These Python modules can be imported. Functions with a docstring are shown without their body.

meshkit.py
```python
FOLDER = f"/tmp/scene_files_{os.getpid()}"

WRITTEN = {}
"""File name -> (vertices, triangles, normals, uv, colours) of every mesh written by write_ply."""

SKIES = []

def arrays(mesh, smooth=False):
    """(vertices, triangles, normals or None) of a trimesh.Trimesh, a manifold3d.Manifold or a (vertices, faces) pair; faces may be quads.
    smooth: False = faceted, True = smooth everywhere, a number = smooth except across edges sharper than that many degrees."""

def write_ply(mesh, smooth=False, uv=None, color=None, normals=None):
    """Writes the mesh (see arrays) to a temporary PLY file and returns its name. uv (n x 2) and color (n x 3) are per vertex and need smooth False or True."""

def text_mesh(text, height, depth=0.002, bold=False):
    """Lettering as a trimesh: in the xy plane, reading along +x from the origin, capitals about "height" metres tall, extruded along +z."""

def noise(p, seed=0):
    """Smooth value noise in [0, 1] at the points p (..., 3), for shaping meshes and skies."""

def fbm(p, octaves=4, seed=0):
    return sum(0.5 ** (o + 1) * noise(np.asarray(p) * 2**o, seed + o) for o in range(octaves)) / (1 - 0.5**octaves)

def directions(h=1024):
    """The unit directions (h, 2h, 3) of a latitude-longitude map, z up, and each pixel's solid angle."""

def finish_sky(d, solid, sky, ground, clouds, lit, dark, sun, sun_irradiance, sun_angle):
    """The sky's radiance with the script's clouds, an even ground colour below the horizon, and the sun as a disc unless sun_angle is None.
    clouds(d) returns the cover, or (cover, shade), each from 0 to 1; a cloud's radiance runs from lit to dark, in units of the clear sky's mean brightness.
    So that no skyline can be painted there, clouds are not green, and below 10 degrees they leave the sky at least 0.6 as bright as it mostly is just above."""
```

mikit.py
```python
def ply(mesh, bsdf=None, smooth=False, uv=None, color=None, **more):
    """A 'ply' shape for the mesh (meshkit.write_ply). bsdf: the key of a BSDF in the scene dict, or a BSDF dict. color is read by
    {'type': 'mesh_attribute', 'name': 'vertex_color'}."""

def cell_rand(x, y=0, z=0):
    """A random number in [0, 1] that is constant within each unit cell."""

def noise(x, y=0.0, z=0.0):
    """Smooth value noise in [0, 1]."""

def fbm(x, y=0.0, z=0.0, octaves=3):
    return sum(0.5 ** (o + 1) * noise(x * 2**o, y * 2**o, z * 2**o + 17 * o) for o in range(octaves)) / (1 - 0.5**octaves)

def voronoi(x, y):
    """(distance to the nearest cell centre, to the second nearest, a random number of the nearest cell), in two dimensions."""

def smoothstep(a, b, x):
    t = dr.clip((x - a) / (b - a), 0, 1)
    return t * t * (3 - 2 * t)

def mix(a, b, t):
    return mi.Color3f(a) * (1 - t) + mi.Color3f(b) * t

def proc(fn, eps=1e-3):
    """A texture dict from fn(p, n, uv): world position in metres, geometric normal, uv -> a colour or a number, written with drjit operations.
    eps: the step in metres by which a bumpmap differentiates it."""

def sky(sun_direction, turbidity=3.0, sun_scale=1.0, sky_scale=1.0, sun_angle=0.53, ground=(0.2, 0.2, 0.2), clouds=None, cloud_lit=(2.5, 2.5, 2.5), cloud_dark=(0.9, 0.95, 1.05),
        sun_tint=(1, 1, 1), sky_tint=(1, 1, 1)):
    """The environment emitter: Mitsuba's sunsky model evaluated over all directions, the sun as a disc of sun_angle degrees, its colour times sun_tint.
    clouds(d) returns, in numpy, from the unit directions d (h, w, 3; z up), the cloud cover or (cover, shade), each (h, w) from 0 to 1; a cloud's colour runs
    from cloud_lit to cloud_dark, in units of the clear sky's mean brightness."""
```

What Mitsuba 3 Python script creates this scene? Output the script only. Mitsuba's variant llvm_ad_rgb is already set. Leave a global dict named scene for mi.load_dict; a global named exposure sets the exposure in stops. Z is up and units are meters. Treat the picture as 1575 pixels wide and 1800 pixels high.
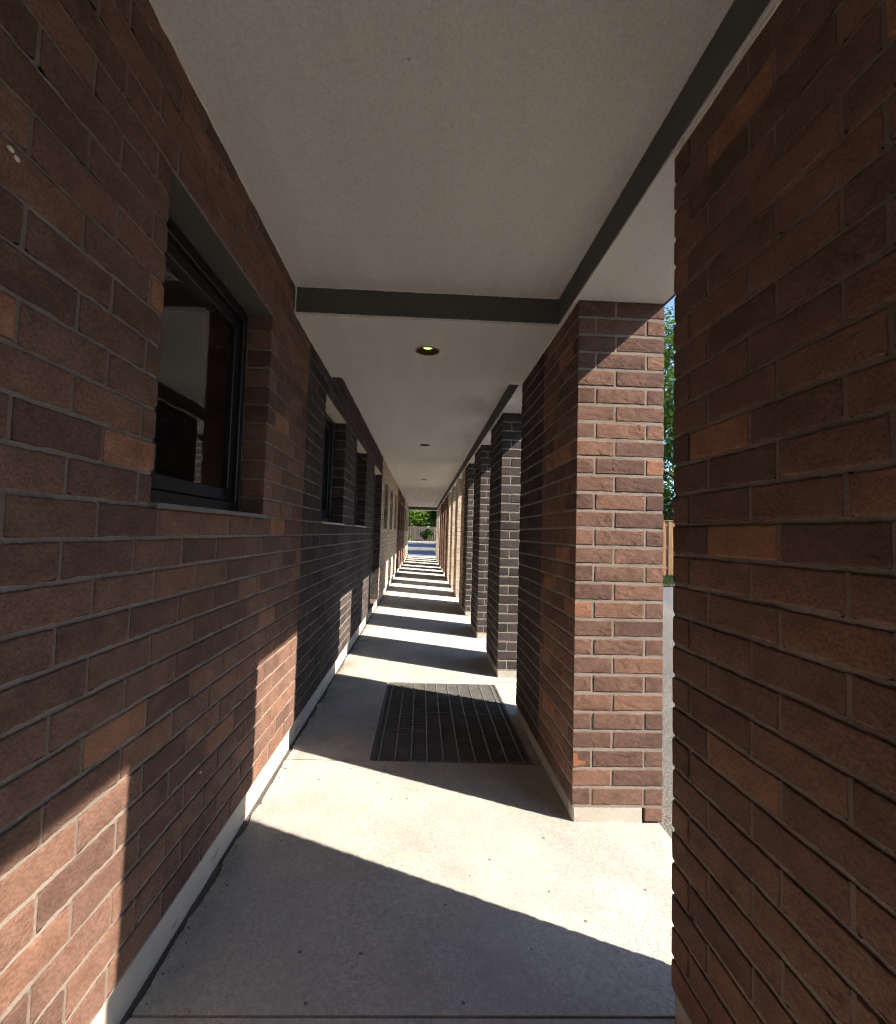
import math
import numpy as np, trimesh, drjit as dr, mitsuba as mi, mikit
from mikit import proc, noise, fbm, voronoi, cell_rand, smoothstep, mix
from meshkit import fbm as nfbm, noise as nnoise

scene, labels = {}, {}
T = mi.ScalarTransform4f

# ------------------------------------------------------------------ camera, sky, exposure
EYE = np.array([0.0, 0.0, 1.406])
YAW, PITCH, ROLL = 0.0417, 0.0555, 0.0288
_f = np.array([math.sin(YAW) * math.cos(PITCH), math.cos(YAW) * math.cos(PITCH), math.sin(PITCH)])
_r = np.cross(_f, [0, 0, 1]); _r /= np.linalg.norm(_r)
_u = np.cross(_r, _f)
_u2 = -math.sin(ROLL) * _r + math.cos(ROLL) * _u
scene['camera'] = {
    'type': 'perspective', 'fov': 2 * math.degrees(math.atan(787.5 / 883.93)), 'fov_axis': 'x',
    'near_clip': 0.02, 'far_clip': 3000.0,
    'principal_point_offset_x': 7.29 / 1575, 'principal_point_offset_y': 11.46 / 1800,
    'to_world': T().look_at(origin=EYE.tolist(), target=(EYE + _f).tolist(), up=_u2.tolist())}
SUN = (1.0, -0.485, 0.94)
scene['sky'] = mikit.sky(SUN, turbidity=3, ground=(0.2, 0.2, 0.19), sun_scale=1.04, sky_scale=0.92, sun_tint=(0.95, 1.0, 1.12), sky_tint=(0.97, 1.0, 1.06))
exposure = 3.17

# ------------------------------------------------------------------ measured layout (metres)
XL, XR, XO = -0.773, 0.782, 1.239         # left wall face, inner and outer faces of the piers
Z1, Z2 = 2.808, 2.648                     # coffer ceiling, lower soffit
C, JT = 0.0918, 0.0115                    # course height, joint
BL = 0.2733                               # brick module along the wall
ZL, ZR = 0.1816, 0.0814                   # first course, left wall / piers
XB = 0.766                                # inner face of the beam over the piers
L = 6.2                                   # one unit of the building
B0 = 3.28                                 # colour change between first and second unit
GAP, PIL = 0.995, 0.86
XEDGE = 1.25                              # outer edge of the roof


def floor_z(x):
    return 0.02 * (XR - x) / (XR - XL)


# ------------------------------------------------------------------ materials
def bump(base, fn, scale, eps=1e-3):
    return {'type': 'twosided', 'bsdf': {'type': 'bumpmap', 'arbitrary': proc(fn, eps), 'scale': scale, 'bsdf': base}}


def princ(fn_or_rgb, rough=0.85, spec=0.3, **k):
    col = proc(fn_or_rgb) if callable(fn_or_rgb) else {'type': 'rgb', 'value': list(fn_or_rgb)}
    return {'type': 'principled', 'base_color': col, 'roughness': rough, 'specular': spec, **k}


def brick_tex(dark, mid, hot, pale):
    def fn(p, n, uv):
        o = uv.y * 57.0
        t = uv.x
        c = mix(dark, mid, smoothstep(0.05, 0.55, t))
        c = mix(c, pale, smoothstep(0.58, 0.70, t) * (1 - smoothstep(0.80, 0.84, t)))
        c = mix(c, hot, smoothstep(0.905, 0.98, t))
        big = fbm(p.x * 16 + o, p.y * 16, p.z * 16 + o, 3)
        fine = noise(p.x * 170 + o, p.y * 170, p.z * 170)
        fine2 = noise(p.x * 420 + o, p.y * 420, p.z * 420)
        c = c * (0.66 + 0.68 * big) * (0.50 + 0.55 * fine + 0.45 * fine2)
        pit = smoothstep(0.80, 0.90, noise(p.x * 260, p.y * 260 + o, p.z * 260))
        return mix(c, c * 0.45, pit * 0.7)
    return fn


def brick_bump(p, n, uv):
    o = uv.y * 57.0
    a = noise(p.x * 190 + o, p.y * 190, p.z * 190)
    b = fbm(p.x * 45 + o, p.y * 45, p.z * 60, 2)
    scr = noise(p.x * 60 + o, p.y * 60, p.z * 38 + o)
    crease = smoothstep(0.035, 0.0, dr.abs(scr - 0.62)) * smoothstep(0.52, 0.66, noise(p.x * 24, p.y * 24 + o, p.z * 24))
    return a * 0.35 + b * 0.8 - crease * 0.9


def soft_bump(p, n, uv):
    return noise(p.x * 330, p.y * 330, p.z * 330) * 0.6 + noise(p.x * 120, p.y * 120, p.z * 120)


def mortar_tex(p, n, uv):
    big = fbm(p.x * 7, p.y * 7, p.z * 7, 3)
    fine = noise(p.x * 380, p.y * 380, p.z * 380)
    return mix((0.168, 0.146, 0.127), (0.29, 0.258, 0.230), big) * (0.75 + 0.5 * fine)


def pointing_tex(p, n, uv):
    big = fbm(p.x * 7, p.y * 7, p.z * 7, 3)
    fine = noise(p.x * 300, p.y * 300, p.z * 300)
    return mix((0.125, 0.096, 0.080), (0.235, 0.195, 0.168), big) * (0.75 + 0.5 * fine)


def concrete_tex(p, n, uv):
    big = fbm(p.x * 1.1, p.y * 1.1, 0.0, 4)
    mid = fbm(p.x * 6, p.y * 6, 3.0, 3)
    fine = noise(p.x * 240, p.y * 240, p.z * 240)
    fin2 = noise(p.x * 90, p.y * 90, p.z * 90)
    c = mix((0.345, 0.332, 0.312), (0.45, 0.437, 0.416), smoothstep(0.25, 0.75, big * 0.6 + mid * 0.4))
    c = c * (0.70 + 0.36 * fine + 0.24 * fin2)
    d, d2, w = voronoi(p.x * 6, p.y * 6)
    pit = smoothstep(0.06 * w, 0.02 * w, d) * smoothstep(0.80, 0.83, w)
    d3, d4, w3 = voronoi(p.x * 46, p.y * 46)
    sp = smoothstep(0.16, 0.08, d3) * smoothstep(0.86, 0.95, w3)
    c = mix(c, (0.10, 0.095, 0.09), pit * 0.85)
    c = mix(c, c * 0.6, sp * 0.7)
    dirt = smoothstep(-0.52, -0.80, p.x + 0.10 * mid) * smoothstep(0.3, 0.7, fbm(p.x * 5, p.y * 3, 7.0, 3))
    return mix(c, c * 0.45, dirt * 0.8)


def concrete_bump(p, n, uv):
    return 1.4 * noise(p.x * 150, p.y * 150, p.z * 150) + 0.8 * noise(p.x * 55, p.y * 55, p.z * 55)


def plinth_tex(p, n, uv):
    m = fbm(p.x * 9, p.y * 9, p.z * 9, 3)
    fine = noise(p.x * 210, p.y * 210, p.z * 210)
    c = mix((0.34, 0.32, 0.285), (0.50, 0.475, 0.43), m) * (0.85 + 0.3 * fine)
    return mix(c, c * 0.55, smoothstep(0.62, 0.85, fbm(p.x * 3, p.y * 3, p.z * 12, 3)))


def painted_tex(p, n, uv):
    m = fbm(p.x * 9, p.y * 7, p.z * 9, 3)
    c = mix((0.50, 0.465, 0.41), (0.62, 0.58, 0.52), m)
    return mix(c, c * 0.45, smoothstep(0.60, 0.80, fbm(p.x * 3, p.y * 6, p.z * 22, 3)) * 0.7)


def stucco_tex(p, n, uv):
    m = fbm(p.x * 2.3, p.y * 0.9, p.z, 4)
    streak = fbm(p.x * 14, p.y * 1.1, 4.0, 3)
    fine = noise(p.x * 300, p.y * 300, p.z * 300)
    f2 = noise(p.x * 120, p.y * 120, p.z * 120)
    c = mix((0.50, 0.505, 0.503), (0.66, 0.666, 0.662), m * 0.65 + streak * 0.35) * (0.84 + 0.2 * fine + 0.12 * f2)
    d, d2, w = voronoi(p.x * 4.5, p.y * 4.5)
    mark = smoothstep(0.030, 0.015, d) * smoothstep(0.90, 0.93, w)
    return mix(c, (0.2, 0.19, 0.17), mark * 0.7)


def beam_tex(p, n, uv):
    fine = noise(p.x * 300, p.y * 300, p.z * 300)
    m = fbm(p.x * 3, p.y * 3, p.z * 3, 3)
    return mix((0.090, 0.093, 0.089), (0.128, 0.131, 0.125), m) * (0.85 + 0.3 * fine)


def asphalt_tex(p, n, uv):
    big = fbm(p.x * 0.35, p.y * 0.35, 0.0, 4)
    fine = noise(p.x * 70, p.y * 70, 1.0)
    f2 = noise(p.x * 190, p.y * 190, 1.0)
    return mix((0.075, 0.078, 0.085), (0.135, 0.135, 0.138), big) * (0.6 + 0.5 * fine + 0.35 * f2)


def apron_tex(p, n, uv):
    big = fbm(p.x * 0.8, p.y * 0.8, 0.0, 4)
    d, d2, w = voronoi(p.x * 130, p.y * 130)
    c = mix((0.115, 0.113, 0.105), (0.18, 0.175, 0.16), big)
    return c * (0.55 + 0.9 * w) * (1 - 0.4 * smoothstep(0.35, 0.6, d))


def wood_tex(p, n, uv):
    g = fbm(p.x * 30 + uv.y * 31, p.y * 30, p.z * 1.6, 3)
    s = noise(p.x * 140 + uv.y * 13, p.y * 140, p.z * 4)
    c = mix((0.26, 0.155, 0.085), (0.36, 0.225, 0.13), uv.x)
    return c * (0.6 + 0.6 * g + 0.25 * s)


def grey_wood_tex(p, n, uv):
    g = fbm(p.x * 30 + uv.y * 31, p.y * 30, p.z * 1.6, 3)
    return mix((0.13, 0.105, 0.085), (0.25, 0.205, 0.165), uv.x) * (0.6 + 0.8 * g)


def leaf_tex(a, b):
    def fn(p, n, uv):
        return mix(a, b, uv.x) * (0.75 + 0.5 * noise(p.x * 1.5, p.y * 1.5, p.z * 1.5))
    return fn


def bark_tex(p, n, uv):
    g = fbm(p.x * 18, p.y * 18, p.z * 5, 3)
    return mix((0.06, 0.045, 0.033), (0.16, 0.125, 0.095), g)


def soil_tex(p, n, uv):
    g = fbm(p.x * 12, p.y * 12, 0.0, 3)
    return mix((0.035, 0.03, 0.024), (0.10, 0.085, 0.065), g)


def steel_tex(p, n, uv):
    g = fbm(p.x * 9, p.y * 9, p.z * 9, 3)
    return mix((0.13, 0.135, 0.137), (0.21, 0.215, 0.215), g)


def galv_tex(p, n, uv):
    g = fbm(p.x * 14, p.y * 14, p.z * 14, 3)
    return mix((0.27, 0.275, 0.275), (0.40, 0.405, 0.40), g)


brown = brick_tex((0.112, 0.067, 0.054), (0.152, 0.090, 0.070), (0.275, 0.138, 0.088), (0.182, 0.104, 0.076))
char = brick_tex((0.046, 0.040, 0.041), (0.070, 0.061, 0.062), (0.080, 0.066, 0.064), (0.060, 0.054, 0.055))
beige = brick_tex((0.42, 0.345, 0.27), (0.50, 0.42, 0.335), (0.55, 0.45, 0.345), (0.47, 0.40, 0.33))
scene['brown_brick'] = bump(princ(brown, 0.9, 0.25), brick_bump, 0.0032)
scene['charcoal_brick'] = bump(princ(char, 0.8, 0.08), brick_bump, 0.0009)
scene['beige_brick'] = bump(princ(beige, 0.9, 0.25), brick_bump, 0.0012)
scene['mortar'] = bump(princ(mortar_tex, 0.95, 0.1), soft_bump, 0.0012)
scene['pointing'] = bump(princ(pointing_tex, 0.95, 0.1), soft_bump, 0.0012)
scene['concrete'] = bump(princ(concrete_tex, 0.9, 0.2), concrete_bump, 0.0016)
scene['plinth_concrete'] = bump(princ(plinth_tex, 0.9, 0.2), soft_bump, 0.0012)
scene['filler'] = {'type': 'twosided', 'bsdf': princ((0.11, 0.103, 0.096), 0.95, 0.1)}
scene['overhang_shade_brown'] = {'type': 'twosided', 'bsdf': princ((0.10, 0.07, 0.058), 0.9, 0.1)}
scene['painted_plinth'] = bump(princ(painted_tex, 0.8, 0.2), soft_bump, 0.0012)
scene['stucco'] = bump(princ(stucco_tex, 0.95, 0.1), soft_bump, 0.0010)
scene['grey_stucco'] = bump(princ(beam_tex, 0.95, 0.1), soft_bump, 0.0010)
scene['asphalt'] = {'type': 'twosided', 'bsdf': princ(asphalt_tex, 0.9, 0.2)}
scene['apron_stone'] = {'type': 'twosided', 'bsdf': princ(apron_tex, 0.95, 0.1)}
scene['wood'] = {'type': 'twosided', 'bsdf': princ(wood_tex, 0.85, 0.2)}
scene['bark'] = {'type': 'twosided', 'bsdf': princ(bark_tex, 0.95, 0.1)}
scene['soil'] = {'type': 'twosided', 'bsdf': princ(soil_tex, 0.95, 0.1)}
scene['dark_steel'] = {'type': 'twosided', 'bsdf': princ(steel_tex, 0.55, 0.4)}
scene['galvanised'] = {'type': 'twosided', 'bsdf': princ(galv_tex, 0.45, 0.5, metallic=0.5)}
scene['black_frame'] = {'type': 'twosided', 'bsdf': princ((0.012, 0.012, 0.013), 0.4, 0.5)}
scene['baffle_black'] = {'type': 'twosided', 'bsdf': princ((0.02, 0.018, 0.016), 0.9, 0.05)}
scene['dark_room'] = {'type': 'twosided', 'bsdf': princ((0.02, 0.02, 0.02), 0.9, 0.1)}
scene['weathered_wood'] = {'type': 'twosided', 'bsdf': princ(grey_wood_tex, 0.9, 0.1)}
scene['raw_clay'] = {'type': 'twosided', 'bsdf': princ((0.26, 0.115, 0.07), 0.9, 0.1)}
scene['pale_trim'] = {'type': 'twosided', 'bsdf': princ((0.50, 0.47, 0.42), 0.8, 0.2)}
scene['caulk'] = {'type': 'twosided', 'bsdf': princ((0.66, 0.63, 0.57), 0.6, 0.3)}
scene['sill_metal'] = {'type': 'twosided', 'bsdf': princ((0.16, 0.155, 0.15), 0.5, 0.5)}
scene['dark_trim'] = {'type': 'twosided', 'bsdf': princ((0.075, 0.072, 0.068), 0.7, 0.2)}
scene['glass'] = {'type': 'thindielectric'}
for nm, a, b in (('leaf_bright', (0.060, 0.135, 0.018), (0.20, 0.31, 0.06)), ('leaf_mid', (0.055, 0.115, 0.015), (0.15, 0.225, 0.045)), ('leaf_dark', (0.018, 0.045, 0.016), (0.045, 0.095, 0.03))):
    scene[nm] = {'type': 'principledthin', 'base_color': proc(leaf_tex(a, b)), 'roughness': 0.6, 'diff_trans': 0.8, 'spec_trans': 0.0}

# ------------------------------------------------------------------ naming helpers
used = {}


def number(key):
    n = used.get(key, -1) + 1
    used[key] = n
    return key if n == 0 else f'{key}_{n:03d}'


def add(parent, name, shape, label=None, kind=None):
    k = number(f'{parent}__{name}' if parent else name)
    scene[k] = shape
    if label or kind:
        labels[k] = {a: b for a, b in (('label', label), ('kind', kind)) if b}
    return k


def thing(name, label, cat, group=None):
    k = number(name)
    labels[k] = {'label': label, 'category': cat}
    if group:
        labels[k]['group'] = group
    return k


class Mesh:
    """Collects pieces (vertices, faces, uv) into one mesh."""

    def __init__(self):
        self.v, self.f, self.t, self.n = [], [], [], 0

    def put(self, v, f, uv=(0.5, 0.5)):
        v = np.asarray(v, float)
        self.v.append(v); self.f.append(np.asarray(f, int) + self.n)
        self.t.append(np.broadcast_to(np.asarray(uv, float), (len(v), 2)) if np.ndim(uv) == 1 else uv)
        self.n += len(v)
        return self

    def box(self, a, b, uv=(0.5, 0.5)):
        v, f = box_vf(a, b)
        return self.put(v, f, uv)

    def tri(self, m, uv=(0.5, 0.5)):
        return self.put(m.vertices, m.faces, uv)

    def ply(self, bsdf, smooth=False, **k):
        v, f, t = np.vstack(self.v), np.vstack(self.f), np.vstack(self.t)
        if not smooth:                       # faceted, so corners do not share normals
            return mikit.ply(trimesh.Trimesh(v, f, process=False), bsdf, False, uv=t, **k)
        return mikit.ply(trimesh.Trimesh(v, f, process=False), bsdf, True, uv=t, **k)


def box_vf(a, b):
    (x0, y0, z0), (x1, y1, z1) = a, b
    v = np.array([[x, y, z] for x in (x0, x1) for y in (y0, y1) for z in (z0, z1)], float)
    f = np.array([[0, 1, 3], [0, 3, 2], [4, 6, 7], [4, 7, 5], [0, 4, 5], [0, 5, 1], [2, 3, 7], [2, 7, 6], [0, 2, 6], [0, 6, 4], [1, 5, 7], [1, 7, 3]])
    return v, f


def bevel_box(a, b, r=0.003):
    """A box with its twelve edges chamfered."""
    a, b = np.minimum(a, b), np.maximum(a, b)
    r = min(r, 0.3 * float(np.min(b - a)))
    pts = []
    for ax in range(3):
        for s in np.ndindex(2, 2, 2):
            p = np.where(s, b, a).astype(float)
            for o in range(3):
                if o != ax:
                    p[o] += -r if s[o] else r
            pts.append(p)
    h = trimesh.convex.convex_hull(np.array(pts))
    return h


def bx(a, b, bsdf, r=0.003):
    return mikit.ply(bevel_box(np.array(a, float), np.array(b, float), r), bsdf, False)


# ------------------------------------------------------------------ bricks
RNG = np.random.default_rng(7)


def brick_vf(a, b, rng, step=0.035, wob=0.0013):
    """A hand-moulded brick: soft arrises, uneven edges."""
    (x0, y0, z0), (x1, y1, z1) = a, b
    r = 0.0022
    def side(p, q):
        d = math.dist(p, q)
        n = max(2, int(round(d / step)) + 1)
        return [(p[0] + (q[0] - p[0]) * t, p[1] + (q[1] - p[1]) * t) for t in np.linspace(0, 1, n)]
    ring = side((x0 + r, y0), (x1 - r, y0)) + side((x1, y0 + r), (x1, y1 - r)) + side((x1 - r, y1), (x0 + r, y1)) + side((x0, y1 - r), (x0, y0 + r))
    ring = np.array(ring); n = len(ring)
    c = np.array([(x0 + x1) / 2, (y0 + y1) / 2])
    out = np.sign(ring - c) * (np.abs(np.abs(ring - c) - np.array([(x1 - x0) / 2, (y1 - y0) / 2])) < 1e-6)
    lift = rng.normal(0, 0.0008)
    rows = []
    e = 0.0045
    for z, inset, jz in ((z0, 0.0052, 1.0), (z0 + 0.007, 0, 0.3), (z1 - e, 0, 0.3), (z1, 0.0022, 0.8)):
        j = rng.normal(0, wob, n) * jz
        o = rng.normal(0, 0.0005, n) + lift - inset
        rows.append(np.column_stack([ring + out * o[:, None], np.full(n, z) + j]))
    v = np.vstack(rows + [[[c[0], c[1], z0]], [[c[0], c[1], z1]]])
    i = np.arange(n); k = (i + 1) % n
    f = []
    for q in range(3):
        f += [np.column_stack([q * n + i, q * n + k, (q + 1) * n + k]), np.column_stack([q * n + i, (q + 1) * n + k, (q + 1) * n + i])]
    f += [np.column_stack([k, i, np.full(n, 4 * n)]), np.column_stack([3 * n + i, 3 * n + k, np.full(n, 4 * n + 1)])]
    return v, np.vstack(f)


def tone(rng):
    return np.array([rng.random(), rng.random()])


def lay(holder, bricks, bsdf_of, parts, detail=0.035):
    """bricks: (a, b, wanted as a part, nearness). The nearest are parts of their own, at most `parts`; the rest one joined part each colour."""
    want = sorted([x for x in bricks if x[2]], key=lambda x: x[3])
    single = {id(x) for x in want[:parts]}
    rest = {}
    for x in bricks:
        a, b = x[0], x[1]
        mat = bsdf_of(0.5 * (a[1] + b[1]))
        if id(x) in single:
            v, f = brick_vf(a, b, RNG, detail)
            m = Mesh().put(v, f, tone(RNG))
            add(holder, 'brick', m.ply(mat, True))
        else:
            v, f = box_vf(a, b)
            v = v + RNG.normal(0, 0.0006, v.shape)
            rest.setdefault(mat, Mesh()).put(v, f, tone(RNG))
    for mat, m in rest.items():
        add(holder, 'brickwork', m.ply(mat), kind='stuff')


def grid_sheet(m, o, du, dv, nu, nv, amp, nrm, seed=0):
    """A rectangle as an uneven grid."""
    nu, nv = max(1, int(nu)), max(1, int(nv))
    s, t = np.meshgrid(np.linspace(0, 1, nu + 1), np.linspace(0, 1, nv + 1), indexing='ij')
    p = np.asarray(o, float) + s[..., None] * np.asarray(du, float) + t[..., None] * np.asarray(dv, float)
    if amp:
        d = (nfbm(p * 55, 2, seed) - 0.5) * 2 * amp
        p = p + d[..., None] * np.asarray(nrm, float)
    i, j = np.meshgrid(np.arange(nu), np.arange(nv), indexing='ij')
    w = nv + 1
    q = np.stack([i * w + j, (i + 1) * w + j, (i + 1) * w + j + 1, i * w + j + 1], -1).reshape(-1, 4)
    f = np.vstack([q[:, [0, 1, 2]], q[:, [0, 2, 3]]])
    m.put(p.reshape(-1, 3), f)


# ------------------------------------------------------------------ left wall, unit by unit
def opening_cut(y0, y1, z0, z1, holes):
    """The parts of one brick's run that no opening takes."""
    runs = [(y0, y1)]
    for h in holes:
        if z1 <= h['z0'] + 0.02 or z0 >= h['z1'] - 0.02:
            continue
        nxt = []
        for p, q in runs:
            if q <= h['y0'] or p >= h['y1']:
                nxt.append((p, q)); continue
            if p < h['y0'] - 0.012:
                nxt.append((p, h['y0']))
            if q > h['y1'] + 0.012:
                nxt.append((h['y1'], q))
        runs = nxt
    return runs


def wall_segment(name, label, ya, yb, mat, holes, parts, ymin_part, detail):
    w = thing(name, label, 'brick wall')
    bricks, heads = [], []
    rows = int(math.ceil((Z1 - ZL) / C))
    for n in range(rows):
        z0, z1 = ZL + n * C, min(ZL + n * C + C - JT, Z1 + 0.02)
        off = 0.0333 if n % 2 == 0 else 0.1471
        k0 = math.floor((ya - off) / BL)
        y = off + k0 * BL
        while y < yb:
            p, q = max(y, ya), min(y + BL - JT, yb - JT * 0.3)
            if q - p > 0.02:
                for r, s in opening_cut(p, q, z0, z1, holes):
                    if s - r < 0.012:
                        continue
                    deep = 0.03
                    for h in holes:
                        if z1 > h['z0'] + 0.02 and z0 < h['z1'] - 0.02:
                            if -1e-6 <= r - h['y1'] < 0.05:
                                r, deep = h['y1'], 0.112
                            if -1e-6 <= h['y0'] - s < 0.05:
                                s, deep = h['y0'], 0.112
                    bricks.append(((XL - deep, r, z0), (XL, s, z1), r > ymin_part, r))
                    if detail < 0.06 and s < yb - JT and not any(abs(s - h['y0']) < 0.02 and z1 > h['z0'] and z0 < h['z1'] for h in holes):
                        heads.append((s, z0, z1))
            y += BL
    lay(w, bricks, lambda y: mat, parts, detail)
    # mortar bed behind the brick faces, with the reveals of the openings
    m = Mesh()
    xm = XL - 0.0062
    ys = sorted({ya, yb, *[h[k] for h in holes for k in ('y0', 'y1')]})
    zs = sorted({ZL - JT, Z1 + 0.04, *[h[k] for h in holes for k in ('z0', 'z1')]})
    for y0, y1 in zip(ys, ys[1:]):
        for z0, z1 in zip(zs, zs[1:]):
            if any(h['y0'] <= y0 and y1 <= h['y1'] and h['z0'] <= z0 and z1 <= h['z1'] for h in holes):
                continue
            near = detail < 0.04 and y1 > 0.5
            st = 0.016 if near else 0.3
            grid_sheet(m, (xm, y0, z0), (0, y1 - y0, 0), (0, 0, z1 - z0), (y1 - y0) / st, (z1 - z0) / st, 0.0014 if near else 0, (1, 0, 0))
    pm = Mesh()
    for s, z0, z1 in heads:                     # upright joints are struck almost flush
        grid_sheet(pm, (XL - 0.0026, s - .002, z0), (0, JT + .004, 0), (0, 0, z1 - z0), 2, 6, 0.0009, (1, 0, 0))
    for h in holes:
        d = h.get('depth', 0.13)
        o = 0.007
        m.put([[xm, h['y0'] - o, h['z0']], [xm - d, h['y0'] - o, h['z0']], [xm - d, h['y0'] - o, h['z1']], [xm, h['y0'] - o, h['z1']]], [[0, 1, 2], [0, 2, 3]])
        m.put([[xm, h['y1'] + o, h['z0']], [xm - d, h['y1'] + o, h['z0']], [xm - d, h['y1'] + o, h['z1']], [xm, h['y1'] + o, h['z1']]], [[0, 1, 2], [0, 2, 3]])
        m.put([[xm, h['y0'], h['z1'] + o], [xm - d, h['y0'], h['z1'] + o], [xm - d, h['y1'], h['z1'] + o], [xm, h['y1'], h['z1'] + o]], [[0, 1, 2], [0, 2, 3]])
        m.put([[xm, h['y0'], h['z0'] - o], [xm - d, h['y0'], h['z0'] - o], [xm - d, h['y1'], h['z0'] - o], [xm, h['y1'], h['z0'] - o]], [[0, 1, 2], [0, 2, 3]])
    add(w, 'mortar', m.ply('mortar', detail < 0.04))
    if heads:
        add(w, 'pointing', pm.ply('mortar' if mat == 'charcoal_brick' else 'pointing', True), kind='stuff')
    if detail < 0.06:                           # open upright joints: first course and over the openings
        spots = [(0, y) for y in np.arange(max(ya, 0.6), min(yb, 8.0), 0.8)] + [(25, y) for h in holes for y in (h['y0'] + .1, h['y1'] - .15) if y > 0.8]
        for n, y in spots:
            off = 0.0333 if n % 2 == 0 else 0.1471
            yj = off + round((y - off) / BL) * BL
            if ya < yj - JT and yj < yb and not any(h['y0'] < yj < h['y1'] and h['z0'] < ZL + n * C + .04 < h['z1'] for h in holes):
                add(w, 'weep_vent', bx((XL - 0.012, yj - JT + .002, ZL + n * C + .003), (XL - 0.0035, yj - .002, ZL + n * C + C - JT - .012), 'dark_room', 0.001))
    # foundation, set back a little under the bricks
    add(w, 'plinth', bx((XL - 0.3, ya, -0.12), (XL - 0.03, yb, ZL - 0.042), 'painted_plinth', 0.006))
    add(w, 'overhang_shade_band', bx((XL - 0.3, ya, ZL - 0.0415), (XL - 0.024, yb, ZL - JT + 0.004), 'overhang_shade_brown', 0.003))  # brown strip: its colour stands for the shadow under the overhanging bricks
    for h in holes:
        (door if h.get('door') else window)(w, h)
    return w


def ring_frame(x0, x1, y0, y1, z0, z1, t, r=0.004):
    m = Mesh()
    for a, b in (((x0, y0, z0), (x1, y1, z0 + t)), ((x0, y0, z1 - t), (x1, y1, z1)), ((x0, y0, z0 + t), (x1, y0 + t, z1 - t)), ((x0, y1 - t, z0 + t), (x1, y1, z1 - t))):
        m.tri(bevel_box(np.array(a), np.array(b), r))
    return m


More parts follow.
